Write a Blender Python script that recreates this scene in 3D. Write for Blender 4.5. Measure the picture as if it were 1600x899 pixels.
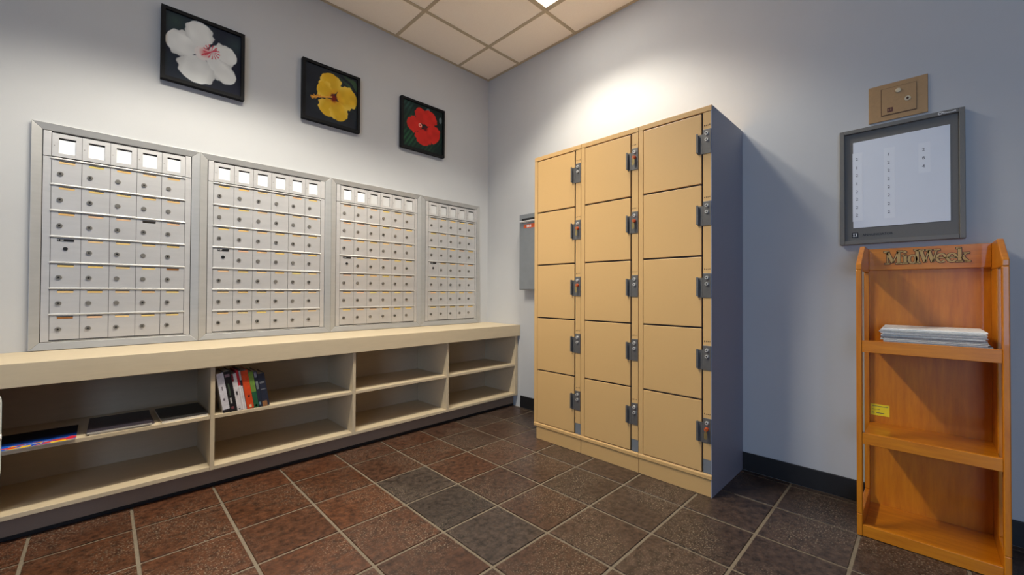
import bpy, math, random
import numpy as np
from mathutils import Vector, Matrix
random.seed(7)
for o in list(bpy.data.objects): bpy.data.objects.remove(o)
scene = bpy.context.scene
COL = scene.collection

# ------------------------------------------------------------------ camera, light, exposure
CAM = Vector((-2.5892, -2.9416, 1.0))
def make_camera():
    yaw, pitch, roll, f = 0.7813, 0.0105, 0.0044, 643.4014
    fw = Vector((math.sin(yaw)*math.cos(pitch), math.cos(yaw)*math.cos(pitch), math.sin(pitch)))
    rt = Vector((math.cos(yaw), -math.sin(yaw), 0)); up = rt.cross(fw)
    r2 = math.cos(roll)*rt + math.sin(roll)*up
    u2 = -math.sin(roll)*rt + math.cos(roll)*up
    cd = bpy.data.cameras.new('camera'); cd.sensor_width = 36; cd.lens = f*36/1600
    cd.clip_start = 0.02
    o = bpy.data.objects.new('camera', cd); COL.objects.link(o)
    m = Matrix((r2, u2, -fw)).transposed().to_4x4(); m.translation = CAM
    o.matrix_world = m
    scene.camera = o
make_camera()
vs = scene.view_settings
vs.view_transform = 'Standard'; vs.look = 'None'; vs.gamma = 1; vs.use_curve_mapping = False
vs.exposure = 0.33
world = bpy.data.worlds.new('world'); scene.world = world; world.use_nodes = True
world.node_tree.nodes['Background'].inputs[0].default_value = (0.36, 0.52, 1.0, 1)
world.node_tree.nodes['Background'].inputs[1].default_value = 0.6
H = 3.0085                                   # ceiling height
TROFFERS = [(-0.976, -0.366, -1.638, -1.028, 122), (-2.806, -1.586, -1.333, -1.028, 270)]
SPREAD = 119                                # cut-off of the louvred fittings, full angle
LIGHT_COL = (1.0, 0.945, 0.83)
WINDOW = (-5.4, -3.4, 0.35, 2.35)          # y0, y1, z0, z1 in the left wall, behind the camera
ROOM_X, ROOM_Y = -5.6, -6.6
def area(name, loc, rot, sx, sy, power, col, spread=180):
    l = bpy.data.lights.new(name, 'AREA'); l.shape = 'RECTANGLE'; l.size = sx; l.size_y = sy
    l.energy = power; l.color = col; l.spread = math.radians(spread)
    o = bpy.data.objects.new(name, l); COL.objects.link(o); o.location = loc; o.rotation_euler = rot
    return o
# daylight entering by the window
area('window_daylight', (ROOM_X-0.12, (WINDOW[0]+WINDOW[1])/2, (WINDOW[2]+WINDOW[3])/2), (0, math.radians(-90), 0), WINDOW[3]-WINDOW[2], WINDOW[1]-WINDOW[0], 64, (0.46, 0.66, 1.0))

# ------------------------------------------------------------------ materials
def lin(c):
    return tuple(((v/255)/12.92 if v/255 <= 0.04045 else ((v/255+0.055)/1.055)**2.4) for v in c)
MATS = {}
def mat(name, rgb, rough=0.5, metal=0.0, nscale=0, namt=0.0, bump=0.0, stretch=(1,1,1), spec=0.5, coat=0.0, rgb2=None, objcol=False, vcol=False, bscale=None, emit=0):
    if name in MATS: return MATS[name]
    m = bpy.data.materials.new(name); m.use_nodes = True; nt = m.node_tree; b = nt.nodes['Principled BSDF']
    b.inputs['Roughness'].default_value = rough; b.inputs['Metallic'].default_value = metal
    b.inputs['Specular IOR Level'].default_value = spec; b.inputs['Coat Weight'].default_value = coat
    c = lin(rgb) + (1,)
    b.inputs['Base Color'].default_value = c
    src = None
    if objcol:
        oi = nt.nodes.new('ShaderNodeObjectInfo'); src = oi.outputs['Color']
    if vcol:
        a = nt.nodes.new('ShaderNodeAttribute'); a.attribute_name = 'Col'; src = a.outputs['Color']
    if nscale:
        tc = nt.nodes.new('ShaderNodeTexCoord'); mp = nt.nodes.new('ShaderNodeMapping')
        mp.inputs['Scale'].default_value = stretch
        geo = nt.nodes.new('ShaderNodeNewGeometry')
        nt.links.new(geo.outputs['Position'], mp.inputs['Vector'])
        n = nt.nodes.new('ShaderNodeTexNoise'); n.inputs['Scale'].default_value = nscale; n.inputs['Detail'].default_value = 6
        n.inputs['Roughness'].default_value = 0.65
        nt.links.new(mp.outputs[0], n.inputs['Vector'])
        mr = nt.nodes.new('ShaderNodeMapRange'); mr.inputs[1].default_value = 0.36 if objcol else 0.3; mr.inputs[2].default_value = 0.64 if objcol else 0.7
        nt.links.new(n.outputs['Fac'], mr.inputs[0])
        mx = nt.nodes.new('ShaderNodeMix'); mx.data_type = 'RGBA'
        nt.links.new(mr.outputs[0], mx.inputs['Factor'])
        if src is None:
            c2 = lin(rgb2)+(1,) if rgb2 else tuple(min(1, v*(1+namt)) for v in c[:3])+(1,)
            c1 = c if rgb2 else tuple(v*(1-namt) for v in c[:3])+(1,)
            mx.inputs['A'].default_value = c1; mx.inputs['B'].default_value = c2
        else:
            for k, s in (('A', 1-namt), ('B', 1+namt)):
                vm = nt.nodes.new('ShaderNodeVectorMath'); vm.operation = 'SCALE'; vm.inputs['Scale'].default_value = s
                nt.links.new(src, vm.inputs[0]); nt.links.new(vm.outputs[0], mx.inputs[k])
        src = mx.outputs['Result']
        if bump:
            bp = nt.nodes.new('ShaderNodeBump'); bp.inputs['Strength'].default_value = bump; bp.inputs['Distance'].default_value = 0.002
            if bscale:
                n2 = nt.nodes.new('ShaderNodeTexNoise'); n2.inputs['Scale'].default_value = bscale; n2.inputs['Detail'].default_value = 4
                nt.links.new(mp.outputs[0], n2.inputs['Vector']); nt.links.new(n2.outputs['Fac'], bp.inputs['Height'])
            else: nt.links.new(n.outputs['Fac'], bp.inputs['Height'])
            nt.links.new(bp.outputs[0], b.inputs['Normal'])
    if src is not None: nt.links.new(src, b.inputs['Base Color'])
    if emit:
        b.inputs['Emission Color'].default_value = c; b.inputs['Emission Strength'].default_value = emit
    MATS[name] = m
    return m
M_wall = mat('wall_paint', (191, 191, 190), 0.75, nscale=3, namt=0.02, bump=0.12, bscale=260, spec=0.3)
M_ceil = mat('ceiling_tile', (252, 240, 226), 0.9, nscale=220, namt=0.05, bump=0.3, spec=0.2)
M_tbar = mat('ceiling_bar', (188, 172, 146), 0.55, nscale=40, namt=0.04)
M_grout = mat('grout', (120, 108, 90), 0.85, nscale=60, namt=0.15, bump=0.3)
M_base = mat('black_rubber', (24, 23, 24), 0.55, nscale=30, namt=0.15)
M_alu = mat('aluminium', (206, 204, 202), 0.42, 0.55, nscale=5, namt=0.05, stretch=(1, 1, 6))
M_alu2 = mat('aluminium_trim', (180, 179, 176), 0.4, 0.4, nscale=8, namt=0.05, stretch=(1, 1, 4))
M_rail = mat('rail_metal', (226, 224, 218), 0.35, 0.5, nscale=20, namt=0.03)
M_gap = mat('gap_dark', (52, 50, 48), 0.7, nscale=30, namt=0.1)
M_card = mat('white_card', (248, 248, 246), 0.6, nscale=30, namt=0.01)
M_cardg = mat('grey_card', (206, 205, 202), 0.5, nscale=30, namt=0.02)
M_gold = mat('gold_label', (226, 186, 106), 0.45, objcol=True, nscale=60, namt=0.06)
M_lock = mat('lock_metal', (140, 136, 128), 0.35, 0.6, nscale=150, namt=0.15)
M_black = mat('black_plastic', (20, 20, 20), 0.4, nscale=60, namt=0.2)
M_lam = mat('beige_laminate', (206, 188, 156), 0.45, nscale=9, namt=0.035, stretch=(1, 6, 6))
M_laminner = mat('beige_laminate_board', (196, 178, 150), 0.5, nscale=9, namt=0.04, stretch=(1, 6, 6))
M_toe = mat('toe_kick', (146, 126, 108), 0.6, nscale=8, namt=0.05)
M_lock_tan = mat('locker_tan', (214, 172, 112), 0.42, nscale=300, namt=0.02, bump=0.04)
M_side = mat('locker_grey', (140, 145, 160), 0.5, nscale=120, namt=0.03)
M_steel = mat('satin_steel', (118, 116, 113), 0.36, 0.5, nscale=60, namt=0.08)
M_grey = mat('grey_metal', (124, 128, 131), 0.5, 0.1, nscale=14, namt=0.06)
M_orange = mat('orange_plastic', (206, 84, 34), 0.4, nscale=90, namt=0.08)
M_key = mat('key_metal', (170, 150, 100), 0.35, 0.7, nscale=90, namt=0.08)
M_wood = mat('oak_varnish', (190, 106, 8), 0.36, nscale=16, rgb2=(214, 132, 18), namt=0.1, stretch=(3, 3, 0.35), coat=0.25)
M_woodh = mat('oak_varnish_across', (192, 108, 8), 0.36, nscale=16, rgb2=(216, 134, 20), namt=0.1, stretch=(3, 0.35, 3), coat=0.25)
M_letter = mat('letter_tan', (190, 156, 92), 0.5, nscale=60, namt=0.06)
M_groove = mat('groove_brown', (66, 34, 14), 0.6, nscale=60, namt=0.1)
M_frame = mat('picture_frame_black', (12, 12, 15), 0.6, spec=0.2, nscale=30, namt=0.2)
M_print = mat('photo_print', (255, 255, 255), 0.55, vcol=True, spec=0.12)
M_ann = mat('annunciator_grey', (112, 109, 102), 0.5, nscale=160, namt=0.04)
M_annd = mat('annunciator_mat', (104, 101, 95), 0.55, nscale=160, namt=0.03)
M_paper = mat('directory_paper', (222, 226, 232), 0.55, nscale=6, namt=0.015)
M_strip = mat('strip_paper', (229, 232, 236), 0.55, nscale=6, namt=0.01)
M_ink = mat('ink', (70, 70, 76), 0.6, nscale=60, namt=0.05)
M_plate = mat('bronze_plate', (176, 140, 96), 0.45, 0.25, nscale=80, namt=0.05)
M_red = mat('dark_red', (84, 34, 30), 0.5, nscale=80, namt=0.05)
M_brass = mat('pale_brass', (214, 200, 168), 0.35, 0.4, nscale=80, namt=0.05)
M_news = mat('newsprint', (205, 205, 200), 0.8, objcol=True, nscale=90, namt=0.16, stretch=(1, 1, 9))
M_book = mat('book_cover', (255, 255, 255), 0.45, objcol=True, nscale=50, namt=0.12)
M_pages = mat('book_pages', (226, 220, 206), 0.8, nscale=300, namt=0.08)
M_white = mat('white_plastic', (214, 222, 218), 0.4, nscale=20, namt=0.02)
M_yellow = mat('yellow_sticker', (238, 214, 30), 0.5, nscale=40, namt=0.03)
M_tile = mat('quarry_tile', (100, 66, 50), 0.36, objcol=True, nscale=34, namt=0.55, bump=0.4, bscale=70, spec=0.45)
def speckle(m):
    nt = m.node_tree; b = nt.nodes['Principled BSDF']; old = b.inputs['Base Color'].links[0].from_socket
    geo = nt.nodes.new('ShaderNodeNewGeometry')
    n1 = nt.nodes.new('ShaderNodeTexNoise'); n1.inputs['Scale'].default_value = 150; n1.inputs['Detail'].default_value = 3
    n2 = nt.nodes.new('ShaderNodeTexNoise'); n2.inputs['Scale'].default_value = 3.2; n2.inputs['Detail'].default_value = 2
    for n in (n1, n2): nt.links.new(geo.outputs['Position'], n.inputs['Vector'])
    r1 = nt.nodes.new('ShaderNodeMapRange'); r1.inputs[1].default_value = 0.55; r1.inputs[2].default_value = 0.70
    r2 = nt.nodes.new('ShaderNodeMapRange'); r2.inputs[1].default_value = 0.42; r2.inputs[2].default_value = 0.62
    nt.links.new(n1.outputs['Fac'], r1.inputs[0]); nt.links.new(n2.outputs['Fac'], r2.inputs[0])
    mu = nt.nodes.new('ShaderNodeMath'); mu.operation = 'MULTIPLY'
    nt.links.new(r1.outputs[0], mu.inputs[0]); nt.links.new(r2.outputs[0], mu.inputs[1])
    mx = nt.nodes.new('ShaderNodeMix'); mx.data_type = 'RGBA'; mx.inputs['B'].default_value = lin((150, 136, 116))+(1,)
    nt.links.new(mu.outputs[0], mx.inputs['Factor']); nt.links.new(old, mx.inputs['A']); nt.links.new(mx.outputs['Result'], b.inputs['Base Color'])
speckle(M_tile)
M_lamp = mat('lit_diffuser', (255, 250, 240), 0.5, emit=6)

# ------------------------------------------------------------------ mesh helpers
WORLD = {}
class MB:
    def __init__(s): s.v = []; s.f = []; s.smooth = []
    def box(s, x0, x1, y0, y1, z0, z1):
        x0, x1 = sorted((x0, x1)); y0, y1 = sorted((y0, y1)); z0, z1 = sorted((z0, z1))
        b = len(s.v)
        s.v += [(x0,y0,z0),(x1,y0,z0),(x1,y1,z0),(x0,y1,z0),(x0,y0,z1),(x1,y0,z1),(x1,y1,z1),(x0,y1,z1)]
        s.f += [tuple(b+i for i in q) for q in ((0,3,2,1),(4,5,6,7),(0,1,5,4),(1,2,6,5),(2,3,7,6),(3,0,4,7))]
        return s
    def hexa(s, bottom, top):                       # two quads, same winding
        b = len(s.v); s.v += list(bottom)+list(top)
        s.f += [tuple(b+i for i in q) for q in ((0,3,2,1),(4,5,6,7),(0,1,5,4),(1,2,6,5),(2,3,7,6),(3,0,4,7))]
        return s
    def prism(s, poly, axis, a, b_):                # polygon in the two other axes (in x,y,z order), extruded along axis
        n = len(poly); b = len(s.v)
        def P(p, t):
            return {'x': (t, p[0], p[1]), 'y': (p[0], t, p[1]), 'z': (p[0], p[1], t)}[axis]
        s.v += [P(p, a) for p in poly] + [P(p, b_) for p in poly]
        s.f.append(tuple(b+i for i in range(n))); s.f.append(tuple(b+n+i for i in reversed(range(n))))
        for i in range(n):
            j = (i+1) % n; s.f.append((b+i, b+n+i, b+n+j, b+j))
        return s
    def cyl(s, c, axis, r, h, n=16, r2=None):       # along +axis from c
        r2 = r if r2 is None else r2
        b = len(s.v)
        for t, rr in ((0, r), (h, r2)):
            for i in range(n):
                a = 2*math.pi*i/n; u, w = rr*math.cos(a), rr*math.sin(a)
                s.v.append({'x': (c[0]+t, c[1]+u, c[2]+w), 'y': (c[0]+u, c[1]+t, c[2]+w), 'z': (c[0]+u, c[1]+w, c[2]+t)}[axis])
        s.f.append(tuple(b+i for i in reversed(range(n)))); s.f.append(tuple(b+n+i for i in range(n)))
        for i in range(n):
            j = (i+1) % n; s.f.append((b+i, b+j, b+n+j, b+n+i))
        return s
    def mesh(s, name, origin=(0,0,0)):
        me = bpy.data.meshes.new(name); o = origin
        me.from_pydata([(v[0]-o[0], v[1]-o[1], v[2]-o[2]) for v in s.v], [], s.f)
        import bmesh
        bm = bmesh.new(); bm.from_mesh(me); bmesh.ops.recalc_face_normals(bm, faces=bm.faces); bm.to_mesh(me); bm.free()
        return me
    def build(s, name, m, parent=None, origin=None, bevel=0, seg=2):
        if origin is None:
            if parent is not None: origin = WORLD[parent.as_pointer()]
            else:
                xs = np.array(s.v); lo, hi = xs.min(0), xs.max(0); origin = ((lo[0]+hi[0])/2, (lo[1]+hi[1])/2, lo[2])
        me = s.mesh(name, origin)
        return place(name, me, m, parent, origin, bevel, seg)
def place(name, me, m, parent, origin, bevel=0, seg=2):
    if m is not None and len(me.materials) == 0: me.materials.append(m)
    o = bpy.data.objects.new(name, me); COL.objects.link(o)
    WORLD[o.as_pointer()] = tuple(origin)
    if parent is not None:
        o.parent = parent; p = WORLD[parent.as_pointer()]
        o.location = (origin[0]-p[0], origin[1]-p[1], origin[2]-p[2])
    else: o.location = origin
    if bevel:
        md = o.modifiers.new('bevel', 'BEVEL'); md.width = bevel; md.segments = seg; md.limit_method = 'ANGLE'; md.angle_limit = math.radians(40)
    return o
def box(x0, x1, y0, y1, z0, z1): return MB().box(x0, x1, y0, y1, z0, z1)
def thing(name, loc, label, cat, group=None):
    o = bpy.data.objects.new(name, None); COL.objects.link(o); o.location = loc; o.empty_display_size = 0.1
    WORLD[o.as_pointer()] = tuple(loc)
    return tag(o, label, cat, group)
def tag(o, label, cat, group=None):
    o['label'] = label; o['category'] = cat
    if group: o['group'] = group
    return o
def struct(o): o['kind'] = 'structure'; return o
def text_mesh(txt, size, depth, axis='x', shear=0):
    # flat lettering; returns verts in (u, w) with u to the right, as a mesh facing -x (u = -y, w = z)
    c = bpy.data.curves.new('lettering', 'FONT'); c.body = txt; c.size = size; c.extrude = depth/2; c.shear = shear
    c.resolution_u = 3
    o = bpy.data.objects.new('lettering', c); COL.objects.link(o)
    dg = bpy.context.evaluated_depsgraph_get(); me = bpy.data.meshes.new_from_object(o.evaluated_get(dg))
    bpy.data.objects.remove(o)
    for v in me.vertices:
        u, w, d = v.co
        v.co = (-d, -u, w) if axis == 'x' else (u, -d, w)
    return me

# ------------------------------------------------------------------ room shell
TS, OX, OY = 0.305, -2.1831, -0.2994
floor = struct(box(ROOM_X, 0, ROOM_Y, 0, -0.12, -0.0035).build('floor', M_grout, origin=(0, 0, 0)))
g = 0.0055
tile_full = MB().hexa([(-TS/2+g, -TS/2+g, -0.0032), (TS/2-g, -TS/2+g, -0.0032), (TS/2-g, TS/2-g, -0.0032), (-TS/2+g, TS/2-g, -0.0032)],
                      [(-TS/2+g+.002, -TS/2+g+.002, 0), (TS/2-g-.002, -TS/2+g+.002, 0), (TS/2-g-.002, TS/2-g-.002, 0), (-TS/2+g+.002, TS/2-g-.002, 0)]).mesh('tile')
tile_full.materials.append(M_tile)
def tile_colour(i, j):
    rnd = random.Random(i*131+j*17+5)
    red = 1.0 - 0.16*max(0, i-1) - 0.14*max(0, j-2)
    red = max(0.15, min(1.0, red + rnd.uniform(-0.18, 0.14)))
    if (i, j) in ((2, 2), (2, 3)): red = 0.0
    if (i, j) == (2, 4): red = 0.05
    a, b = np.array(lin((62, 52, 45))), np.array(lin((80, 48, 30)))
    c = a*(1-red)+b*red
    c = c*rnd.uniform(0.88, 1.14)
    return tuple(float(max(0.004, v)) for v in c)+(1,)
far = MB()
for i in range(-12, 8):
    for j in range(0, 21):
        x0, x1 = OX+i*TS, OX+(i+1)*TS; y1, y0 = OY-j*TS, OY-(j+1)*TS
        cx0, cx1, cy0, cy1 = max(x0, ROOM_X), min(x1, -0.012), max(y0, ROOM_Y), min(y1, -0.362)
        if cx1-cx0 < 0.02 or cy1-cy0 < 0.02: continue
        if x1 < -4.1 or y0 < -4.7:
            far.box(cx0+g, cx1-g, cy0+g, cy1-g, -0.0032, 0); continue
        if abs((cx1-cx0)-TS) < 1e-6 and abs((cy1-cy0)-TS) < 1e-6:
            o = place('tile', tile_full, None, floor, ((x0+x1)/2, (y0+y1)/2, 0))
        else:
            X0, X1, Y0, Y1 = cx0+g, cx1-g, cy0+g, cy1-g*(0 if j == 0 else 1)
            o = MB().box(X0, X1, Y0, Y1, -0.0032, 0).build('tile', M_tile, floor, origin=((X0+X1)/2, (Y0+Y1)/2, 0))
        o.color = tile_colour(i, j)
ft = far.build('far_tiles', M_tile, floor); ft['kind'] = 'stuff'; ft.color = lin((84, 62, 50))+(1,)
wb = struct(box(ROOM_X-.1, 0.1, 0, 0.1, -0.12, H+.1).build('wall_back', M_wall))
wr = struct(box(0, 0.1, ROOM_Y-.1, 0, -0.12, H+.1).build('wall_right', M_wall))
wf = struct(box(ROOM_X-.1, 0, ROOM_Y-.1, ROOM_Y, -0.12, H+.1).build('wall_front', M_wall))
y0, y1, z0, z1 = WINDOW
mw = MB().box(ROOM_X-.1, ROOM_X, ROOM_Y, y0, -0.12, H+.1).box(ROOM_X-.1, ROOM_X, y1, 0, -0.12, H+.1)
mw.box(ROOM_X-.1, ROOM_X, y0, y1, -0.12, z0).box(ROOM_X-.1, ROOM_X, y0, y1, z1, H+.1)
struct(mw.build('wall_left', M_wall))
win = struct(MB().box(ROOM_X-.09, ROOM_X-.03, y0, y0+.05, z0, z1).box(ROOM_X-.09, ROOM_X-.03, y1-.05, y1, z0, z1)
             .box(ROOM_X-.09, ROOM_X-.03, y0+.05, y1-.05, z0, z0+.05).box(ROOM_X-.09, ROOM_X-.03, y0+.05, y1-.05, z1-.05, z1)
             .box(ROOM_X-.08, ROOM_X-.04, (y0+y1)/2-.02, (y0+y1)/2+.02, z0+.05, z1-.05).build('window_1', M_alu2, bevel=.003))
# ceiling: base slab with each panel and each bar as a part
ceil = struct(box(ROOM_X, 0, ROOM_Y, 0, H+.02, H+.12).build('ceiling', M_ceil, origin=(0, 0, H)))
gx = [0]+[-0.366-.61*k for k in range(0, 9)]; gx = [max(x, ROOM_X) for x in gx]
gy = [0]+[-0.418-.61*k for k in range(0, 11)]; gy = [max(y, ROOM_Y) for y in gy]
def is_light(xa, xb, ya, yb):
    for t in TROFFERS:
        if t[0]-.02 < (xa+xb)/2 < t[1]+.02 and t[2]-.02 < (ya+yb)/2 < t[3]+.02: return True
    return False
for a in range(len(gx)-1):
    for b in range(len(gy)-1):
        xb, xa, yb, ya = gx[a], gx[a+1], gy[b], gy[b+1]
        if xb-xa < .03 or yb-ya < .03 or is_light(xa, xb, ya, yb): continue
        if is_light(xa, xb, ya+.305, yb): ya, yb = ya, yb-.305
        box(xa+.009, xb-.009, ya+.009, yb-.009, H+.004, H+.018).build('panel', M_ceil, ceil, origin=((xa+xb)/2, (ya+yb)/2, H))
for x in gx[1:-1]: box(x-.012, x+.012, ROOM_Y, 0, H, H+.004).build('bar', M_tbar, ceil, origin=(x, ROOM_Y/2, H))
for y in gy[1:-1]: box(ROOM_X, 0, y-.012, y+.012, H-.0006, H+.0034).build('bar', M_tbar, ceil, origin=(ROOM_X/2, y, H))
box(-.022, 0, ROOM_Y, 0, H-.001, H+.003).build('edge_angle', M_tbar, ceil); box(ROOM_X, -.022, -.022, 0, H-.001, H+.003).build('edge_angle', M_tbar, ceil)
struct(box(-.01, 0, ROOM_Y, -0.445, 0, .1).build('baseboard_right', M_base, bevel=.003))
struct(box(ROOM_X, -.01, ROOM_Y, ROOM_Y+.01, 0, .1).build('baseboard_front', M_base, bevel=.003))
LT_LABELS = ['recessed rectangular ceiling light above the tan lockers', 'recessed rectangular ceiling light in front of the mailbox wall', 'recessed rectangular ceiling light at the rear of the room']
for k, (xa, xb, ya, yb, pw) in enumerate(TROFFERS):
    t = thing('ceiling_light', ((xa+xb)/2, (ya+yb)/2, H), LT_LABELS[k], 'light', 'recessed ceiling lights')
    e = .013
    box(xa+e, xb-e, ya+e, yb-e, H+.006, H+.012).build('diffuser', M_lamp, t)
    MB().box(xa+e, xa+e+.012, ya+e, yb-e, H+.0002, H+.0055).box(xb-e-.012, xb-e, ya+e, yb-e, H+.0002, H+.0055).box(xa+e+.012, xb-e-.012, ya+e, ya+e+.012, H+.0002, H+.0055).box(xa+e+.012, xb-e-.012, yb-e-.012, yb-e, H+.0002, H+.0055).build('housing_rim', M_tbar, t)
    nx = 2 if xb-xa < .7 else 4; ny = 2 if yb-ya > .5 else 1
    for a in range(nx):
        for b in range(ny):
            l = bpy.data.lights.new('louvre_lamp', 'SPOT'); l.energy = pw/(nx*ny); l.color = LIGHT_COL; l.shadow_soft_size = .09
            l.spot_size = math.radians(SPREAD); l.spot_blend = .34
            o = bpy.data.objects.new('louvre_lamp', l); COL.objects.link(o)
            fx, fy = (a+.5)/nx, (b+.5)/ny
            if ny == 2: fx, fy = (.34, .66)[a], (.16, .64)[b]
            o.location = (xa+(xb-xa)*fx, ya+(yb-ya)*fy, H-.004)

# ------------------------------------------------------------------ mailboxes on the back wall
def onwall(x, z, d):                              # wall point as seen from the camera -> same line of sight, d in front of the wall
    k = 1-d/2.9416
    return CAM.x+(x-CAM.x)*k, CAM.z+(z-CAM.z)*k
kM = 1-.012/2.9416
mx = lambda x: CAM.x+(x-CAM.x)*kM
mz = lambda z: CAM.z+(z-CAM.z)*kM
PITCH, RP = 0.1006*kM, 0.1249*kM
ZT, ZW0, ZW1 = mz(1.6275), mz(1.640), mz(1.753)
BANKS = [(-2.837, -2.203, -2.799, -2.243, -2.772, 5), (-2.203, -1.463, -2.163, -1.5055, -2.137, 6), (-1.463, -.735, -1.424, -.769, -1.397, 6), (-.735, -.106, -.688, -.139, -.661, 5)]
BLAB = ['leftmost aluminium bank of mailboxes with five columns of doors', 'aluminium bank of mailboxes with six columns, beside the leftmost bank',
        'aluminium bank of six-column mailboxes below the gap between yellow and red flower pictures', 'narrow aluminium bank of mailboxes nearest the room corner']
dw, dh = PITCH-.0018, RP-.0085
door_me = MB().box(-dw/2, dw/2, 0, .006, -dh/2, dh/2).mesh('door'); door_me.materials.append(M_alu)
lock_me = MB().cyl((0, -.0055, 0), 'y', .0098, .0055, 18, .0108).mesh('lock'); lock_me.materials.append(M_lock)
key_me = MB().cyl((0, -.0068, 0), 'y', .0040, .0013, 14).box(-.0009, .0009, -.0072, -.0068, -.004, .004).mesh('keyhole'); key_me.materials.append(M_black)
lab_me = MB().hexa([(-.026, -.0008, -.0042), (.026, -.0008, -.0042), (.026, 0, -.0042), (-.026, 0, -.0042)], [(-.026, -.0022, .0042), (.026, -.0022, .0042), (.026, 0, .0042), (-.026, 0, .0042)]).mesh('label'); lab_me.materials.append(M_gold)
slot_me = MB().box(-.027, .027, -.0012, 0, -.0022, .0022).mesh('label_slot'); slot_me.materials.append(M_gap)
mlab = MB().box(-.028, .028, -.0022, 0, -.006, .006).mesh('master_label'); mlab.materials.append(M_black)
mlock = MB().cyl((0, -.004, 0), 'y', .0085, .004, 18).mesh('master_lock'); mlock.materials.append(M_black)
mscr = MB().cyl((0, -.003, 0), 'y', .0022, .0008, 8).box(.006, .018, -.0028, -.0022, .0, .0018).box(.006, .015, -.0028, -.0022, -.003, -.0015).mesh('label_print'); mscr.materials.append(M_cardg)
for k, (ox0, ox1, ix0, ix1, c0, nc) in enumerate(BANKS):
    X0, X1, I0, I1, C0 = mx(ox0)+.0004, mx(ox1)-.0004, mx(ix0), mx(ix1), mx(c0)
    Z0, Z1, J0, J1 = .7145, mz(1.795), mz(.752), mz(1.758)
    t = thing('mailbox_bank', ((X0+X1)/2, 0, Z0), BLAB[k], 'mailboxes', 'mailbox banks set along the back wall')
    box(I0-.004, I1+.004, -.004, -.001, J0-.004, J1+.004).build('back_plate', M_gap, t)
    # mitred trim, high along the outside, falling to the doors
    dO, dI, s = .019, .0115, .003
    for nm, A, B, Cc, Dd in (('top', (X0, Z1), (X1, Z1), (I1+s, J1+s), (I0-s, J1+s)), ('bottom', (X0, Z0), (X1, Z0), (I1+s, J0-s), (I0-s, J0-s)),
                         ('left', (X0, Z0), (X0, Z1), (I0-s, J1+s), (I0-s, J0-s)), ('right', (X1, Z0), (X1, Z1), (I1+s, J1+s), (I1+s, J0-s))):
        P = [A, B, Cc, Dd]; dd = [dO, dO, dI, dI]
        MB().hexa([(p[0], -.001, p[1]) for p in P], [(p[0], -d, p[1]) for p, d in zip(P, dd)]).build('trim_rail', M_alu2, t, bevel=.0015)
    CE = C0+nc*PITCH
    zs = ZT-7*RP
    box(I0, C0-.001, -.011, -.004, J0, ZW0-.003).build('stile', M_alu, t); box(CE+.001, I1, -.011, -.004, J0, ZW0-.003).build('stile', M_alu, t)
    box(I0, C0-.001, -.014, -.004, ZW0-.001, J1).build('header_end', M_alu, t, bevel=.001); box(CE+.001, I1, -.014, -.004, ZW0-.001, J1).build('header_end', M_alu, t, bevel=.001)
    for r in range(7):
        z = ZT-r*RP
        box(C0-.003, CE+.003, -.0165, -.004, z+.0005, z+.0075).build('rail', M_rail, t, bevel=.0012)
    box(C0-.001, CE+.001, -.012, -.004, J0, zs+.001).build('bottom_rail', M_rail, t)
    for c in range(nc):
        xa, xb = C0+c*PITCH, C0+(c+1)*PITCH
        xm = (xa+xb)/2+.001
        wx, wz = .0285, .037
        zc = (ZW0+ZW1)/2; hh = (ZW1-ZW0)/2-.0012
        wnd = MB()
        a0, a1, b0, b1 = xa+.0008, xb-.0008, zc-hh, zc+hh
        p0, p1, q0, q1 = xm-wx, xm+wx, zc-wz-.001, zc+wz-.001
        wnd.box(a0, p0, -.015, -.004, b0, b1).box(p1, a1, -.015, -.004, b0, b1).box(p0, p1, -.015, -.004, b0, q0).box(p0, p1, -.015, -.004, q1, b1)
        w = wnd.build('name_window', M_alu, t, origin=(xm, -.015, zc))
        white = k < 2 or (k == 2 and c < 2)  # bright glass reflection painted in as white card; windows without it stay grey
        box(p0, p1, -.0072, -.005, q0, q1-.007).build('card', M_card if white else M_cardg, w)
        box(p0, p1, -.0068, -.005, q1-.007, q1).build('card_slot', M_gap, w)
        MB().cyl((xa+.0085, -.0162, zc-.004), 'y', .0022, .0014, 8).build('screw', M_lock, w)
        for r in range(7):
            z = ZT-r*RP
            zc2 = z-.0015-dh/2
            rnd = random.Random(k*1000+c*31+r)
            d = place('door', door_me, None, t, ((xa+xb)/2, -.0105, zc2))
            top = zc2+dh/2
            if r == 3 and c == 0:
                place('master_label', mlab, None, d, ((xa+xb)/2, -.0106, top-.0105))
                place('label_print', mscr, None, d, ((xa+xb)/2-.024, -.0106, top-.0105))
                place('master_lock', mlock, None, d, ((xa+xb)/2-.001, -.0106, top-.052))
                continue
            lo = place('label', lab_me, None, d, (xm, -.0106, top-.0118))
            gcol = lin((236+rnd.randint(-8, 6), 200+rnd.randint(-8, 8), 130+rnd.randint(-14, 26)))
            if (k, c, r) in ((0, 3, 2),): gcol = lin((40, 34, 28))
            if (k, c, r) in ((0, 4, 4), (0, 0, 6)): gcol = lin((150, 100, 50))
            lo.color = gcol+(1,)
            place('label_slot', slot_me, None, d, (xm, -.0106, top-.0056))
            lx = xa+.0285
            place('lock', lock_me, None, d, (lx, -.0106, top-.066)); 
            if rnd.random() < .8: place('keyhole', key_me, None, d, (lx, -.0106, top-.0665))

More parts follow.
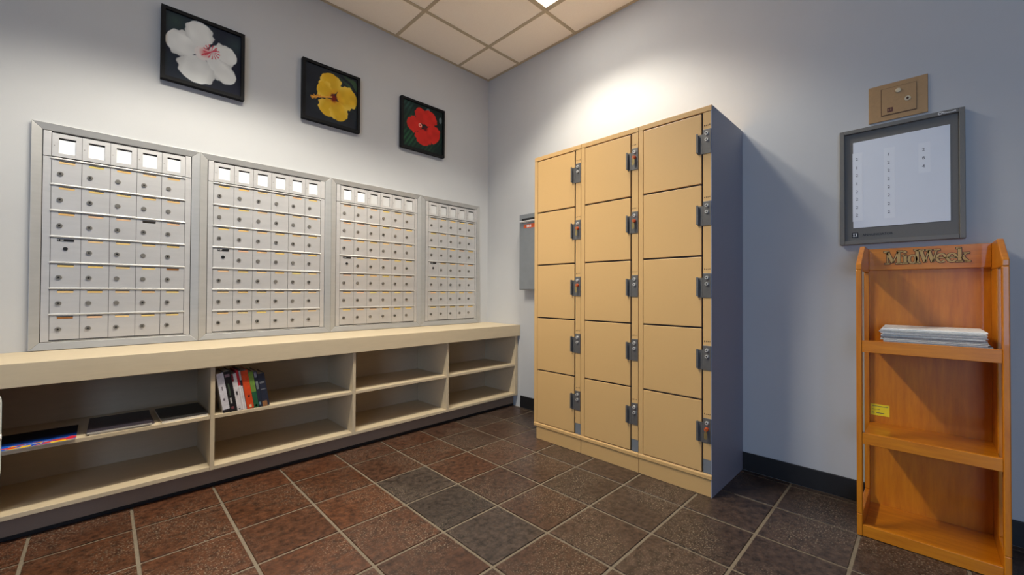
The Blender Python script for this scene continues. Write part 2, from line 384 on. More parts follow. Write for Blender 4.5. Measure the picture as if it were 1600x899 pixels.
# ------------------------------------------------------------------ counter and shelf unit
YF, ZC = -.437, .712
tag(MB().box(-4.382, -.002, YF, -.0005, .617, ZC).build('countertop', M_lam, bevel=.002), 'long beige laminate countertop with a deep front edge under the mailboxes', 'countertop')
su = thing('shelf_unit', (-2.1, -.2, 0), 'long open beige shelf unit of low cubbies under the counter', 'shelf')
divs = [-4.371, -3.645, -2.919, -2.194, -1.468, -.753, -.028]
YS = -.412
for x in divs: box(x-.0095, x+.0095 if x > -.1 else x+.0095, YS, -.012, .0985, .6165).build('divider', M_lam, su, bevel=.001)
box(-4.38, -.004, -.0115, -.002, .0985, .6165).build('back_panel', M_laminner, su)
for a, b in zip(divs[:-1], divs[1:]):
    box(a+.0097, b-.0097, YS+.002, -.012, .3545, .372).build('middle_shelf', M_lam, su, bevel=.001)
    box(a+.0097, b-.0097, YS+.002, -.012, .0985, .117).build('bottom_shelf', M_lam, su, bevel=.001)
box(-.018, -.004, YS+.003, -.012, .0985, .6165).build('end_filler', M_lam, su)
box(-4.38, -.004, -.358, -.34, .016, .098).build('toe_kick', M_toe, su)
box(-4.38, -.004, -.360, -.34, 0.0005, .0155).build('toe_strip', M_base, su)

# ------------------------------------------------------------------ books and magazines in the cubbies
def rot_thing(o, rot): o.rotation_euler = rot
BOOKS = [ # x of the spine's lower left, width, height, lean, colour, depth, label
    (-2.148, .030, .205, 9.0, (216, 212, 216), 'thick white book with a black foot band, first of the row beside the divider'),
    (-2.117, .030, .212, 9.5, (28, 26, 28), 'thick black book second in the leaning row'),
    (-2.083, .022, .196, 9.2, (222, 214, 212), 'white spined book with a dark red top in the leaning row'),
    (-2.0605, .010, .212, 9.5, (196, 36, 46), 'thin red and white book left of the orange one'),
    (-2.050, .009, .215, 9.8, (44, 38, 44), 'thin dark book with pale title touching the orange book'),
    (-2.0395, .031, .206, 10.0, (214, 74, 28), 'thick orange red book in the middle of the leaning row'),
    (-2.007, .022, .196, 10.3, (112, 146, 62), 'lime green book with a dark green foot right of the orange one'),
    (-1.984, .017, .196, 10.8, (38, 44, 58), 'slim navy book with pale title blocks near the right end of the row'),
    (-1.965, .032, .180, 11.5, (40, 44, 58), 'dark slate book leaning last at the right end of the row'),
]
bx = -2.1475
for n, (x, w, h, lean, rgb, lab) in enumerate(BOOKS):
    lean = 9.3; x = bx; bx += w/math.cos(math.radians(lean))+.0007
    d = .145; zb = .3722
    t = thing('book', (x, YS+.008, zb), lab, 'book', 'books leaning in the second cubby')
    def P(mb, m, name, bevel=0, col=None, parent=None):
        o = mb.build(name, m, parent or t, origin=WORLD[t.as_pointer()] if parent is None else WORLD[parent.as_pointer()], bevel=bevel)
        if col: o.color = lin(col)+(1,)
        return o
    X, Y, Z = t.location
    cov = P(MB().box(X, X+w, Y, Y+.002, Z, Z+h).box(X, X+.002, Y+.002, Y+d, Z, Z+h).box(X+w-.002, X+w, Y+.002, Y+d, Z, Z+h), M_book, 'cover', col=rgb)
    P(box(X+.0022, X+w-.0022, Y+.0025, Y+d-.004, Z+.003, Z+h-.003), M_pages, 'pages')
    def band(z0, z1, col, u0=0.0, u1=1.0): P(box(X+w*u0, X+w*u1, Y-.0006, Y-.0001, Z+h*z0, Z+h*z1), M_book, 'spine_print', col=col)
    if n == 0: band(0, .075, (26, 24, 30)); band(.3, .36, (120, 110, 120), .35, .6); band(.56, .66, (140, 132, 138), .4, .58)
    if n == 1: band(.86, .93, (150, 120, 128), .1, .8); band(.4, .7, (70, 84, 66), .3, .5); band(.2, .34, (180, 176, 170), .25, .5); band(.06, .12, (130, 70, 74), .2, .6)
    if n == 2: band(.8, 1, (130, 24, 38), 0, .35); band(.42, .52, (60, 52, 56), .35, .65); band(.03, .06, (60, 60, 66), .3, .6)
    if n == 3: band(0, .62, (224, 218, 216))
    if n == 4: band(.74, .97, (190, 186, 184), .1, .9); band(0, .6, (220, 214, 212), 0, .75)
    if n == 5: band(.3, .35, (60, 30, 24), .4, .7); band(.03, .1, (226, 206, 160), .35, .7)
    if n == 6: band(0, .44, (34, 92, 60)); band(.03, .09, (96, 140, 80), .3, .7)
    if n == 7: band(.83, .98, (130, 128, 140), .15, .8); band(.5, .72, (120, 128, 126), .2, .8); band(.06, .14, (110, 140, 156), .2, .6)
    if n == 8: band(.7, .76, (110, 112, 116), .1, .8); band(.5, .54, (100, 104, 110), .1, .8); band(0, .16, (150, 104, 66), 0, .7)
    t.rotation_euler = (0, math.radians(-lean), 0)
    t.location.z += 0.0 if n < 0 else w*math.sin(math.radians(lean))*0 + .0002
def magazine(x0, x1, ya, yb, z0, n, cov_col, label, rz, group='magazines on the middle shelf of the left cubby'):
    t = thing('magazine', ((x0+x1)/2, (ya+yb)/2, z0), label, 'magazine', group)
    h = .0042
    o = box(x0+.001, x1-.001, ya+.001, yb-.001, z0, z0+h*n-.0012).build('pages', M_pages, t)
    c = MB().box(x0, x1, ya, yb, z0+h*n-.0011, z0+h*n).build('cover', M_book, t); c.color = lin(cov_col)+(1,)
    t.rotation_euler = (0, 0, math.radians(rz)); return t, z0+h*n
_, zt = magazine(-2.628, -2.415, YS+.012, -.13, .3722, 2, (60, 52, 58), 'lower magazine of the pair lying mid-shelf in the left cubby', 1)
magazine(-2.632, -2.42, YS+.004, -.14, zt+.0002, 2, (52, 46, 54), 'dark covered magazine with white page edges lying mid-shelf in the left cubby', -1)
magazine(-2.392, -2.212, YS+.010, -.12, .3722, 3, (48, 46, 44), 'dark covered magazine lying against the divider in the left cubby', 1.5)

# vertex coloured flat prints
def print_grid(name, parent, n, m, pos, func, matl=M_print):
    u = (np.arange(n)+.0)/(n-1); v = np.arange(m)/(m-1)
    U, V = np.meshgrid(u, v); U = U.ravel(); V = V.ravel()
    col = func(U, V)
    org = WORLD[parent.as_pointer()]
    verts = [tuple(np.array(pos(a, b))-org) for a, b in zip(U, V)]
    faces = [(j*n+i, j*n+i+1, (j+1)*n+i+1, (j+1)*n+i) for j in range(m-1) for i in range(n-1)]
    me = bpy.data.meshes.new(name); me.from_pydata(verts, [], faces)
    ca = me.color_attributes.new('Col', 'FLOAT_COLOR', 'POINT')
    L = col/255.0; L = np.where(L <= .04045, L/12.92, ((L+.055)/1.055)**2.4)
    ca.data.foreach_set('color', np.concatenate([L, np.ones((len(L), 1))], 1).astype(np.float32).ravel())
    return place(name, me, matl, parent, org)
rng = np.random.default_rng(3)
def vnoise(U, V, s, seed):
    r = np.random.default_rng(seed).random((64, 64)); x = U*s; y = V*s
    xi = np.floor(x).astype(int); yi = np.floor(y).astype(int); fx = x-xi; fy = y-yi
    fx = fx*fx*(3-2*fx); fy = fy*fy*(3-2*fy)
    gv = lambda a, b: r[a % 64, b % 64]
    return (gv(xi, yi)*(1-fx)+gv(xi+1, yi)*fx)*(1-fy)+(gv(xi, yi+1)*(1-fx)+gv(xi+1, yi+1)*fx)*fy
def mixc(c, col, a): a = np.clip(a, 0, 1)[:, None]; return c*(1-a)+np.array(col, float)*a
def petal(U, V, cx, cy, tx, ty, w, seed, ruf=.1):
    # petal from the flower centre (cx,cy) to the tip (tx,ty): returns coverage, s along, q across
    dx, dy = tx-cx, ty-cy; L = math.hypot(dx, dy); ex, ey = dx/L, dy/L
    s = ((U-cx)*ex+(V-cy)*ey)/L; q = (-(U-cx)*ey+(V-cy)*ex)
    ang = np.arctan2(q, (s-.55)*L)
    w = w*1.22
    prof = w*np.sqrt(np.clip(1-((s-.58)/.44)**2, 0, 1))*np.where(s < .58, np.clip(.55+s*.8, 0, 1), 1)
    prof = prof*(1+ruf*np.sin(ang*7+seed)*.5+ruf*np.sin(ang*13+seed*2)*.4)
    return np.clip((prof-np.abs(q))/.012, 0, 1), s, q
def flower_white(U, V):
    c = np.tile(np.array([33., 35, 48]), (len(U), 1)); c = mixc(c, (46, 58, 62), vnoise(U, V, 4, 1)*.9-.2)
    c = mixc(c, (50, 66, 62), np.clip(1-np.hypot(U-.12, V-.88)/.22, 0, 1)); c = mixc(c, (48, 64, 66), np.clip(1-np.hypot(U-.93, V-.82)/.2, 0, 1)*.9)
    C = (.47, .52)
    for n, (tx, ty, w) in enumerate(((.01, .60, .175), (.40, .99, .165), (.93, .63, .155), (.90, .20, .145), (.34, .04, .215))):
        a, s, q = petal(U, V, C[0], C[1], tx, ty, w, n*1.7)
        sh = .93+.06*vnoise(U, V, 9, 20+n)
        col = np.array([232., 232, 226])*sh[:, None]*(1-.16*np.clip(.5-s, 0, 1))[:, None]
        edge = np.clip((np.abs(q)/w-.72)*2, 0, 1)*.16
        col = col*(1-edge)[:, None]
        c = c*(1-a[:, None])+np.minimum(col, 250)*a[:, None]
    c = mixc(c, (222, 214, 208), np.clip((.12-np.hypot(U-.47, V-.52))/.02, 0, 1))
    r = np.hypot(U-.50, V-.54); c = mixc(c, (214, 96, 96), np.clip(1-r/.09, 0, 1)*.8)
    t = np.arctan2(V-.585, U-.59); rr = np.hypot(U-.59, V-.585)
    c = mixc(c, (202, 60, 74), (np.sin(t*13+rr*20) > .35)*(rr < .115)*(rr > .01)*.85)
    dseg = np.abs((V-.5)-(U-.47)*.75); c = mixc(c, (190, 30, 50), np.clip(1-dseg/.02, 0, 1)*((U > .45) & (U < .66))*.9)
    return c
def flower_yellow(U, V):
    c = np.tile(np.array([34., 37, 44]), (len(U), 1)); c = mixc(c, (48, 56, 58), vnoise(U, V, 4, 2)-.3)
    lf = (np.sin((U*.6+V)*34+5*vnoise(U, V, 5, 7)) > .1)*np.clip((U-.55)*3, 0, 1)*np.clip((V-.28)*3, 0, 1)
    c = mixc(c, (62, 92, 58), lf*.75)
    C = (.52, .50)
    for n, (tx, ty, w) in enumerate(((.98, .62, .19), (.44, .93, .185), (.24, .66, .15), (.36, .13, .165), (.70, .10, .165))):
        a, s, q = petal(U, V, C[0], C[1], tx, ty, w, n*2.1+1, .13)
        sh = .9+.1*vnoise(U, V, 10, 30+n)
        col = np.array([226., 178, 44])*sh[:, None]
        col = mixc(col, (238, 204, 92), np.clip((np.abs(q)/w-.55)*1.4, 0, .6)); col = mixc(col, (200, 130, 30), np.clip(.42-s, 0, .4)*1.8)
        c = c*(1-a[:, None])+np.minimum(col, 250)*a[:, None]
    r = np.hypot((U-.53), (V-.49)*.8); c = mixc(c, (120, 36, 24), np.clip(1.5-r/.055, 0, 1))
    sx, sy, ex, ey = .50, .50, .12, .39; L = math.hypot(ex-sx, ey-sy); s = ((U-sx)*(ex-sx)+(V-sy)*(ey-sy))/L/L; q = np.abs((U-sx)*(ey-sy)-(V-sy)*(ex-sx))/L
    c = mixc(c, (226, 160, 70), ((s > 0) & (s < 1) & (q < .013))*1.0)
    c = mixc(c, (222, 150, 52), ((s > .55) & (s < 1.05) & (q < .035+.012*np.sin(s*60)))*.9*(vnoise(U, V, 40, 9) > .35))
    return c
def flower_red(U, V):
    c = np.tile(np.array([26., 38, 36]), (len(U), 1))
    for n, (x, y, r, col) in enumerate(((.12, .2, .26, (44, 88, 58)), (.2, .62, .2, (40, 72, 52)), (.85, .3, .2, (34, 58, 48)), (.1, .9, .16, (46, 78, 70)), (.6, .08, .2, (40, 66, 48)))):
        c = mixc(c, col, np.clip(1.4-np.hypot(U-x, (V-y)*1.2)/r, 0, 1)*(.6+.4*np.sin((U*3-V*2)*22+n)))
    c = mixc(c, (110, 128, 138), (np.hypot((U-.62)*.35+(V-.93)*.9, (U-.62)*.9-(V-.93)*.35) < .045)*.7); c = mixc(c, (120, 136, 140), (np.hypot((U-.95)*2, V-.8) < .07)*.7)
    C = (.53, .53)
    for n, (tx, ty, w) in enumerate(((.38, .92, .13), (.74, .90, .17), (.10, .52, .15), (.48, .12, .18), (.90, .34, .19))):
        a, s, q = petal(U, V, C[0], C[1], tx, ty, w, n*1.3+2, .14)
        col = np.array([208., 46, 38])*(.88+.12*vnoise(U, V, 9, 40+n))[:, None]
        c = c*(1-a[:, None])+np.minimum(col, 250)*a[:, None]
    c = mixc(c, (96, 18, 24), np.clip(1.4-np.hypot(U-.55, V-.5)/.05, 0, 1))
    r = np.hypot(U-.42, V-.54); c = mixc(c, (240, 190, 170), ((r > .022) & (r < .042))*.9)
    return c
PICS = [(-2.387, -1.9885, 2.166, 2.572, flower_white, 'black framed photograph of a white hibiscus flower above the mailboxes'),
        (-1.662, -1.258, 2.166, 2.575, flower_yellow, 'black framed photograph of a yellow hibiscus flower above the mailboxes'),
        (-.924, -.501, 2.158, 2.568, flower_red, 'black framed photograph of a red hibiscus flower near the room corner')]
for (xa, xb, za, zb, fn, lab) in PICS:
    d = .036
    x0, z0 = onwall(xa, za, d); x1, z1 = onwall(xb, zb, d); x0 += .006
    t = thing('flower_picture', ((x0+x1)/2, -.001, z0), lab, 'picture', 'flower pictures on the back wall')
    fw = .019
    for (a0, a1, b0, b1) in ((x0, x0+fw, z0, z1), (x1-fw, x1, z0, z1), (x0+fw, x1-fw, z0, z0+fw), (x0+fw, x1-fw, z1-fw, z1)):
        box(a0, a1, -d, -.001, b0, b1).build('frame_rail', M_frame, t)
    box(x0+fw, x1-fw, -.024, -.002, z0+fw, z1-fw).build('backing', M_frame, t)
    print_grid('photo', t, 150, 150, lambda u, v: (x0+fw+u*(x1-x0-2*fw), -.0245, z0+fw+v*(z1-z0-2*fw)), fn)

# comic-like booklet at the left of the middle shelf
def booklet():
    x0, x1, ya, yb, z = -2.905, -2.665, YS-.012, -.17, .3722
    t = thing('magazine', ((x0+x1)/2, (ya+yb)/2, z), 'magazine with a bright blue, red and yellow cover at the far left of the shelf', 'magazine', 'magazines on the middle shelf of the left cubby')
    box(x0+.001, x1-.001, ya+.001, yb-.001, z, z+.0035).build('pages', M_pages, t)
    def fn(U, V):
        c = np.tile(np.array([16., 18, 30]), (len(U), 1))
        c = mixc(c, (20, 84, 186), np.clip((.42-V+.12*vnoise(U, V, 6, 3))*6, 0, 1))
        k = vnoise(U*1.2, V*2.2, 9, 11); lo = np.clip((.26-V)*8, 0, 1)
        c = mixc(c, (206, 60, 44), (k > .62)*lo); c = mixc(c, (206, 190, 160), ((k > .44) & (k < .52))*lo); c = mixc(c, (236, 190, 20), (vnoise(U, V*2, 7, 15) > .72)*lo)
        c = mixc(c, (206, 40, 50), (np.hypot((U-.94)*1.3, V-.15) < .09)*1.0); c = mixc(c, (240, 200, 30), ((U > .70) & (U < .88) & (V < .07))*1.0)
        return c
    print_grid('cover', t, 120, 90, lambda u, v: (x0+u*(x1-x0), ya+v*(yb-ya), z+.0038), fn)
booklet()

# ------------------------------------------------------------------ lockers
LF = -.480
DT = [1.895, 1.5385, 1.182, .8255, .469, .1125]
LLAB = ['tan five-door locker column nearest the grey wall box', 'middle tan five-door locker column', 'tan five-door locker column with the exposed grey side panel']
ORANGE = {(0, 1), (0, 2), (1, 0), (1, 1), (2, 4)}
for k in range(3):
    ya = -1.036-.3885*k; yb = ya-.3878
    t = thing('locker_column', (LF/2, (ya+yb)/2, 0), LLAB[k], 'locker', 'tan locker columns')
    xb = -.003
    body = MB()
    body.box(LF+.012, xb, yb+.0015 if k < 2 else yb+.004, ya, .084, 1.922)
    body.build('body', M_gap, t)
    if k == 2:
        box(LF+.001, xb, yb, yb+.0038, .0, 1.925).build('side_panel', M_side, t)
    if k == 0: box(LF+.002, xb, ya+.0002, ya+.003, .084, 1.925).build('side_panel', M_lock_tan, t)
    e = .0006
    ye = yb+(.0006 if k < 2 else .0004)
    box(LF, LF+.0115, ye, ya, 1.898, 1.925).build('top_rail', M_lock_tan, t, bevel=.0015)
    box(LF+.0116, xb, ye+.004, ya, 1.9222, 1.925).build('top_panel', M_lock_tan, t)
    box(LF, LF+.0115, ya-.026, ya, .112, 1.8975).build('stile', M_lock_tan, t, bevel=.0012)
    MB().prism([(LF-.004, .088), (LF+.0115, .085), (LF+.0115, .1115), (LF, .1115), (LF-.004, .104)], 'y', ye, ya).build('bottom_rail', M_lock_tan, t, bevel=.001)
    sy0, sy1 = yb+.0025, yb+.0415
    box(LF+.001, LF+.0115, sy0, sy1, .18, 1.8955).build('lock_strip', M_lock_tan, t, bevel=.001)
    box(LF+.003, LF+.0115, sy0, sy1, .113, .1795).build('strip_foot', M_grey, t)
    box(LF+.004, LF+.03, yb+(.0042 if k == 2 else .0012), ya-(.018 if k == 0 else 0.0008), 0, .0835).build('plinth', M_lock_tan, t, bevel=.0015)
    d0, d1 = sy1+.008, ya-.029
    for r in range(5):
        zt, zb = DT[r]-.004, DT[r+1]+.0045
        if r == 4: zb = DT[5]+.003
        dr = box(LF-.001, LF+.0115, d0, d1, zb, zt).build('door', M_lock_tan, t, origin=(LF, (d0+d1)/2, (zb+zt)/2), bevel=.002)
        T = DT[r]; sm = (sy0+sy1)/2
        lp = box(LF-.0035, LF+.0008, sy0+.0003, sy1-.0003, T-.207, T-.086).build('lock_plate', M_steel, t, origin=(LF, sm, T-.146), bevel=.001)
        # bent latch lip standing out from the door's edge
        MB().box(LF-.018, LF-.0012, d0+.016, d0+.0195, T-.2, T-.105).box(LF-.018, LF-.0155, d0+.009, d0+.016, T-.2, T-.105).build('latch_lip', M_steel, lp, bevel=.0008)
        box(LF-.0035, LF-.0012, sy1+.0002, d0+.0158, T-.206, T-.108).build('latch_plate', M_steel, lp)
        org = (k, r) in ORANGE
        for q, zz in enumerate((T-.108, T-.139)):
            if q == 1 and org:
                kn = MB().cyl((LF-.0036, sm, zz), 'x', .0100, -.016, 14, .0085).build('coin_knob', M_orange, lp)
                MB().box(LF-.0215, LF-.0196, sm-.0016, sm+.0016, zz-.0075, zz+.0075).prism([(sm-.002, zz-.0076), (sm+.002, zz-.0076), (sm+.0075, zz-.017), (sm+.0075, zz-.04), (sm+.003, zz-.046), (sm-.003, zz-.046), (sm-.0075, zz-.04), (sm-.0075, zz-.017)], 'x', LF-.0212, LF-.0198).build('key', M_key, lp)
            else:
                MB().cyl((LF-.0036, sm, zz), 'x', .0088, -.008, 16, .0078).build('bolt', M_brass if False else M_rail, lp)
                MB().cyl((LF-.0117, sm, zz), 'x', .0034, -.0006, 10).build('bolt_hole', M_black, lp)
        nm = MB(); rnd = random.Random(k*10+r)
        for c in range(4):
            yy = sm+.0125-c*.0083; hz = rnd.uniform(.004, .007); ww = rnd.uniform(.0022, .0036)
            nm.box(LF+.0002, LF+.0009, yy-ww/2, yy+ww/2, T-.069+c*.0002, T-.069+hz)
        nm.build('number_marks', M_groove, t)

# grey wall box behind the lockers
gb = thing('wall_box', (-.05, -.72, 1.02), 'grey metal wall box with a slot and orange sticker beside the lockers', 'wall box')
GX = -.098
box(GX, -.001, -.93, -.516, 1.018, 1.648).build('body', M_grey, gb, bevel=.003)
box(GX-.002, GX-.0002, -.93+.004, -.522, 1.024, 1.64).build('door', M_grey, gb, bevel=.001)
box(GX-.0035, GX-.0021, -.86, -.547, 1.588, 1.612).build('slot', M_black, gb)
MB().prism([(GX-.0022, 1.578), (GX-.022, 1.585), (GX-.022, 1.589), (GX-.0022, 1.587)], 'y', -.87, -.538).build('slot_lip', M_card, gb)
st = box(GX-.0027, GX-.0021, -.70, -.57, 1.53, 1.562).build('sticker', M_orange, gb)
MB().box(GX-.003, GX-.0028, -.615, -.603, 1.536, 1.556).box(GX-.003, GX-.0028, -.632, -.622, 1.536, 1.556).box(GX-.003, GX-.0028, -.652, -.64, 1.536, 1.556).build('sticker_print', M_card, st)

# ------------------------------------------------------------------ annunciator and control plate on the right wall
an = thing('annunciator_panel', (-.018, -2.85, 1.235), 'grey framed directory panel with a white number sheet on the right wall', 'panel')
A0, A1, B0, B1, AX = -2.6425, -3.0575, 1.2345, 1.7875, -.034
for (p, q, r, s) in ((A0, A0-.018, B0, B1), (A1+.018, A1, B0, B1), (A0-.018, A1+.018, B0, B0+.018), (A0-.018, A1+.018, B1-.018, B1)):
    box(AX, -.001, p, q, r, s).build('frame_rail', M_ann, an, bevel=.002)
box(AX+.014, -.0012, A0-.0182, A1+.0182, B0+.0182, B1-.0182).build('mat_board', M_annd, an)
PX = AX+.0135
sheet = box(PX-.0012, PX, -2.692, -3.014, 1.314, 1.727).build('number_sheet', M_paper, an)
digits = [(-2.707, [1.645, 1.604, 1.568, 1.527, 1.489, 1.453, 1.414, 1.376], '21212222'), (-2.82, [1.644, 1.607, 1.57, 1.531, 1.493, 1.455, 1.416, 1.378], '12222222'), (-2.934, [1.639, 1.601, 1.565], '284')]
for yy, zs_, ch in digits:
    box(PX-.0016, PX-.0013, yy+.017, yy-.02, zs_[-1]-.03, zs_[0]+.03).build('label_strip', M_strip, sheet)
    for z, c in zip(zs_, ch):
        me = text_mesh(c, .019, .0004); place('number', me, M_ink, sheet, (PX-.0019, yy+.006, z-.007))
lg = box(PX-.001, PX-.0002, -2.687, -2.710, 1.268, 1.2925).build('badge', M_black, an)
ib = MB()
for cy in (-2.694, -2.703): ib.box(PX-.0016, PX-.0011, cy+.0016, cy-.0016, 1.274, 1.287).box(PX-.0016, PX-.0011, cy+.0035, cy-.0035, 1.273, 1.2755).box(PX-.0016, PX-.0011, cy+.0035, cy-.0035, 1.2855, 1.288)
ib.build('badge_print', M_card, lg)
me = text_mesh('ANNUNCIATOR', .0145, .0004); place('lettering', me, M_black, an, (PX-.0004, -2.725, 1.2735))
# white handwritten-style mark on the upper frame
cu = bpy.data.curves.new('script', 'CURVE'); cu.dimensions = '3D'; cu.bevel_depth = .0011; cu.bevel_resolution = 1; cu.resolution_u = 4
sp = cu.splines.new('NURBS'); pts = [(.012, .010), (.004, .013), (0, .006), (.005, 0), (.012, .003), (.016, .013), (.017, .002), (.021, .007), (.024, .002), (.027, .007), (.030, .002), (.033, .007), (.036, .002), (.039, .006), (.042, .002), (.046, .007), (.049, .002), (.052, .014), (.054, .003)]
sp.points.add(len(pts)-1)
for p, (u, w) in zip(sp.points, pts): p.co = (0, -u, w, 1)
sp.use_endpoint_u = True
oc = bpy.data.objects.new('script', cu); COL.objects.link(oc)
dg = bpy.context.evaluated_depsgraph_get(); me = bpy.data.meshes.new_from_object(oc.evaluated_get(dg)); bpy.data.objects.remove(oc)
place('script_mark', me, M_card, an, (AX-.0006, -2.977, 1.7715))

cp = thing('control_plate', (-.003, -2.85, 1.806), 'bronze wall plate with two knobs above the directory panel', 'wall plate')
box(-.007, -.0005, -2.749, -2.9485, 1.806, 1.977).build('plate', M_plate, cp, bevel=.002)
box(-.0082, -.0071, -2.793, -2.9125, 1.829, 1.955).build('gap_line', M_groove, cp)
box(-.0105, -.0073, -2.7955, -2.9115, 1.8315, 1.9535).build('inner_plate', M_plate, cp, bevel=.001)
MB().cyl((-.0105, -2.852, 1.932), 'x', .0115, -.007, 18, .0095).build('knob', M_brass, cp, bevel=.0015)
MB().cyl((-.0105, -2.883, 1.887), 'x', .0105, -.003, 16).build('key_switch', M_brass, cp)
MB().cyl((-.0136, -2.883, 1.887), 'x', .0045, -.0012, 12).box(-.0152, -.0148, -2.8845, -2.8815, 1.881, 1.893).build('key_slot', M_groove, cp)
bd = box(-.0112, -.0106, -2.8145, -2.8335, 1.842, 1.862).build('badge', M_red, cp)
MB().box(-.0116, -.0113, -2.819, -2.822, 1.847, 1.857).box(-.0116, -.0113, -2.826, -2.829, 1.847, 1.857).build('badge_print', M_plate, bd)
for y, z in ((-2.764, 1.893), (-2.928, 1.89)): MB().cyl((-.0071, y, z), 'x', .004, -.0012, 10).build('screw', M_plate, cp)

# ------------------------------------------------------------------ newspaper rack
RX0, RXB, RL, RR = -.360, -.016, -2.732, -3.144
TH = .018
rk = thing('newspaper_rack', (-.19, -2.94, 0), 'orange oak newspaper rack with three shelves and carved lettering on its header', 'rack')
def side(ya, yb, xs):
    m = MB()
    m.box(RX0, RX0+.036, ya, yb, .09, 1.098)
    m.box(xs, RXB, ya, yb, .09, 1.098)
    m.prism([(RX0, 1.0982), (RXB, 1.0982), (RXB, 1.207), (RX0+.155, 1.207), (RX0, 1.122)], 'y', ya, yb)
    m.box(RX0, RXB, ya, yb, 0, .0898)
    m.build('side_panel', M_wood, rk, bevel=.003)
side(RL, RL-TH, RXB-.034); side(RR+TH, RR, RX0+.165)  # left slot widened to let lamp light fall diagonally inside the rack
yl, yr = RL-TH-.0003, RR+TH+.0003
box(RXB-.008, RXB-.0005, yl, yr, .004, 1.2).build('back_panel', M_wood, rk)
box(RXB-.026, RXB-.0085, yl, yr, 1.108, 1.206).build('header_board', M_woodh, rk, bevel=.0015)
for (zr0, zr1, zs_) in ((.757, .805, .781), (.379, .4245, .400), (.001, .047, .024)):
    box(RX0+.002, RX0+.020, yl, yr, zr0, zr1).build('lip', M_woodh, rk, bevel=.0015)
    box(RX0+.0205, RXB-.0085, yl, yr, zs_-.016, zs_).build('shelf', M_woodh, rk)
sk = box(RXB-.0088, RXB-.0082, -2.752, -2.818, .432, .484).build('sticker', M_yellow, rk)
MB().box(RXB-.0092, RXB-.0089, -2.757, -2.813, .4735, .476).box(RXB-.0092, RXB-.0089, -2.757, -2.785, .459, .4605).box(RXB-.0092, RXB-.0089, -2.757, -2.766, .4425, .4455).box(RXB-.0092, RXB-.0089, -2.772, -2.8, .4425, .4455).build('sticker_print', M_ink, sk)
# carved word on the header
def word(grow, xa, xb, m, name):
    mb = MB(); U0, W = -2.803, .263; Z0, CH = 1.1335, .0585
    def P(u, w): return (U0-u*W, Z0+w*CH)
    def poly(ps): mb.prism(ps, 'x', xa, xb)
    def stroke(u0, w0, u1, w1, th):                      # thickness in metres
        a, b = np.array(P(u0, w0)), np.array(P(u1, w1)); d = (b-a)/np.linalg.norm(b-a); n = np.array([-d[1], d[0]])*(th/2+grow); a = a-d*grow; b = b+d*grow
        poly([tuple(a+n), tuple(b+n), tuple(b-n), tuple(a-n)])
    def serif(u, w, half): 
        p = P(u, w); poly([(p[0]-half-grow, p[1]-.0028-grow), (p[0]+half+grow, p[1]-.0028-grow), (p[0]+half+grow, p[1]+.0028+grow), (p[0]-half-grow, p[1]+.0028+grow)])
    def arc(u, w, ru, rw, t0, t1, tk, tn, n=20):          # elliptic arc, thick at the sides (tk) and thin at top and bottom (tn)
        c = P(u, w); prev = None
        for i in range(n+1):
            a = math.radians(t0+(t1-t0)*i/n); h = (tn+(tk-tn)*abs(math.cos(a)))/2+grow
            o = (c[0]-(ru+h)*math.cos(a), c[1]+(rw+h)*math.sin(a)); q = (c[0]-(ru-h)*math.cos(a), c[1]+(rw-h)*math.sin(a))
            if prev: poly([prev[0], o, q, prev[1]])
            prev = (o, q)
    T, S = .0105, .0045
    # M
    stroke(.045, .05, .045, .95, S); stroke(.185, .05, .185, .95, T); stroke(.045, .95, .11, .12, T); stroke(.11, .12, .18, .95, S)
    serif(.042, .04, .0085); serif(.187, .04, .0105); serif(.03, .96, .009); serif(.2, .96, .009)
    # i
    stroke(.265, .05, .265, .64, T); serif(.267, .04, .0095); serif(.253, .64, .006); c = P(.263, .9); mb.cyl((xa, c[0], c[1]), 'x', .0058+grow, xb-xa, 14)
    # d
    arc(.355, .33, .0115, .0175, 0, 360, .0095, S); stroke(.412, .05, .412, 1.0, T); serif(.42, .04, .0085); serif(.4, 1.0, .007)
    # W
    stroke(.455, .95, .505, .08, T); stroke(.505, .08, .548, .95, S); stroke(.548, .95, .592, .08, T); stroke(.592, .08, .638, .95, S)
    serif(.452, .96, .0115); serif(.548, .96, .009); serif(.643, .96, .0095)
    # e e
    for u in (.69, .81):
        arc(u, .34, .0125, .0175, 0, 318, .0095, S); stroke(u-.045, .36, u+.05, .36, S*.9)
    # k
    stroke(.895, .05, .895, 1.0, T); serif(.893, .04, .0095); serif(.882, 1.0, .007); stroke(.91, .3, .965, .6, S); stroke(.925, .38, .975, .06, T*.9); serif(.968, .63, .0085); serif(.98, .04, .0085)
    return mb.build(name, m, rk)
word(.0019, RXB-.0272, RXB-.0262, M_groove, 'lettering_outline')
word(0, RXB-.0284, RXB-.0273, M_letter, 'lettering')
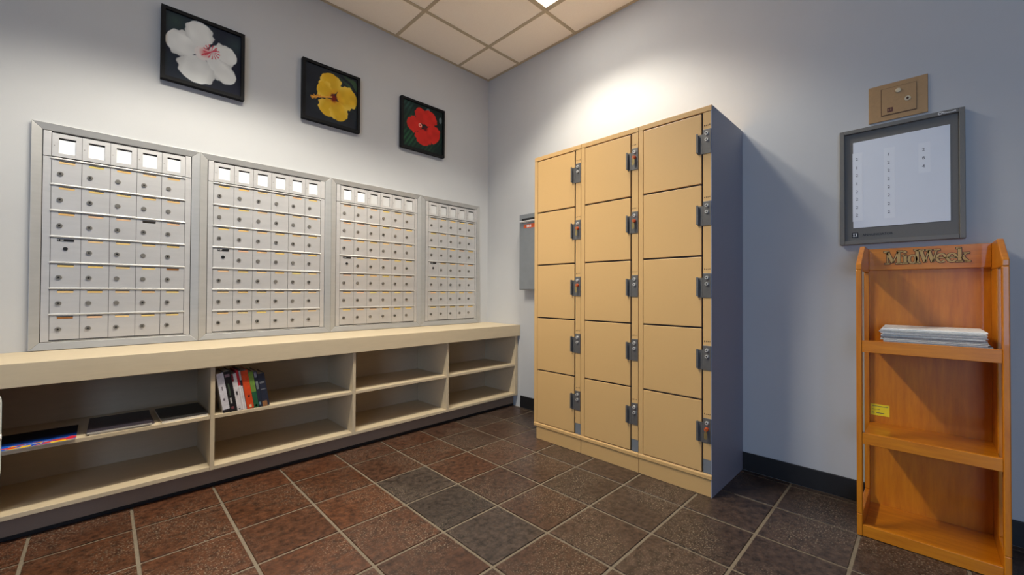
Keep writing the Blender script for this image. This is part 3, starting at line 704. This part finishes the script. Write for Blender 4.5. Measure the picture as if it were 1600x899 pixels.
# newspapers on the top shelf
NN = 15
def newspaper_mesh(L, D, h):
    m = MB(); n = 5
    prof = [(0.0, 0), (D, 0), (D, h), (0, h)]
    fold = [(-h*.55*math.sin(math.pi*i/n), h*(1+math.cos(math.pi*i/n))/2) for i in range(1, n)]
    m.prism([(0, 0), (D, 0), (D, h*.45), (D-.004, h*.47), (D-.004, h*.53), (D, h*.55), (D, h), (0, h)]+fold, 'y', -L/2, L/2)
    return m.mesh('newspaper')
for n in range(NN):
    rnd = random.Random(n+50)
    h = .0052; L = .287+rnd.uniform(-.008, .006)
    me = newspaper_mesh(L, .268, h-.0002); me.materials.append(M_news)
    z = .7813+n*h
    o = place('newspaper', me, None, None, (RX0+.026+rnd.uniform(0, .006) - (.004 if n == 3 else 0), -2.952+rnd.uniform(-.004, .004)-(.010 if n < 5 else 0), z))
    o.rotation_euler = (0, 0, math.radians(rnd.uniform(-.8, .8)))
    gcol = rnd.choice([(214, 214, 208), (196, 196, 190), (222, 222, 218), (176, 178, 176), (205, 206, 198)])
    if n == NN-1: gcol = (240, 240, 236)
    if n in (8, 4): gcol = (130, 132, 136)
    o.color = lin(gcol)+(1,)
    lab = 'folded newspaper lying inside the stack on the rack\'s upper shelf'
    if n == 8: lab = 'darker grey folded newspaper halfway up the stack in the orange rack'
    if n == 4: lab = 'darker grey folded newspaper in the lower part of the stack in the orange rack'
    if n == NN-1: lab = 'folded newspaper on top of the stack in the orange rack'
    if n == 0: lab = 'folded newspaper at the bottom of the stack in the orange rack'
    tag(o, lab, 'newspaper', 'newspapers stacked on the rack')

# ------------------------------------------------------------------ white cart cut by the left edge of the photo
ct = thing('white_cart', (-2.98, -1.19, 0), 'white cart with rounded corners cut off by the left edge of the photo', 'cart')
def rounded(y0, y1, z0, z1, r, n=5):
    ps = []
    for cy, cz, a0 in ((y1-r, z1-r, 0), (y0+r, z1-r, 90), (y0+r, z0+r, 180), (y1-r, z0+r, 270)):
        for i in range(n+1):
            a = math.radians(a0+90*i/n); ps.append((cy+r*math.cos(a), cz+r*math.sin(a)))
    return ps
MB().prism(rounded(-1.38, -1.0, .444, .688, .03), 'x', -3.17, -2.8).build('body', M_white, ct, bevel=.004)
for x in (-3.13, -2.86):
    for y in (-1.34, -1.2): MB().cyl((x, y, .0), 'z', .012, .4445, 12).build('leg', M_white, ct)
MB().cyl((-2.8, -1.02, .565), 'x', .009, .0015, 12).build('latch', M_card, ct)
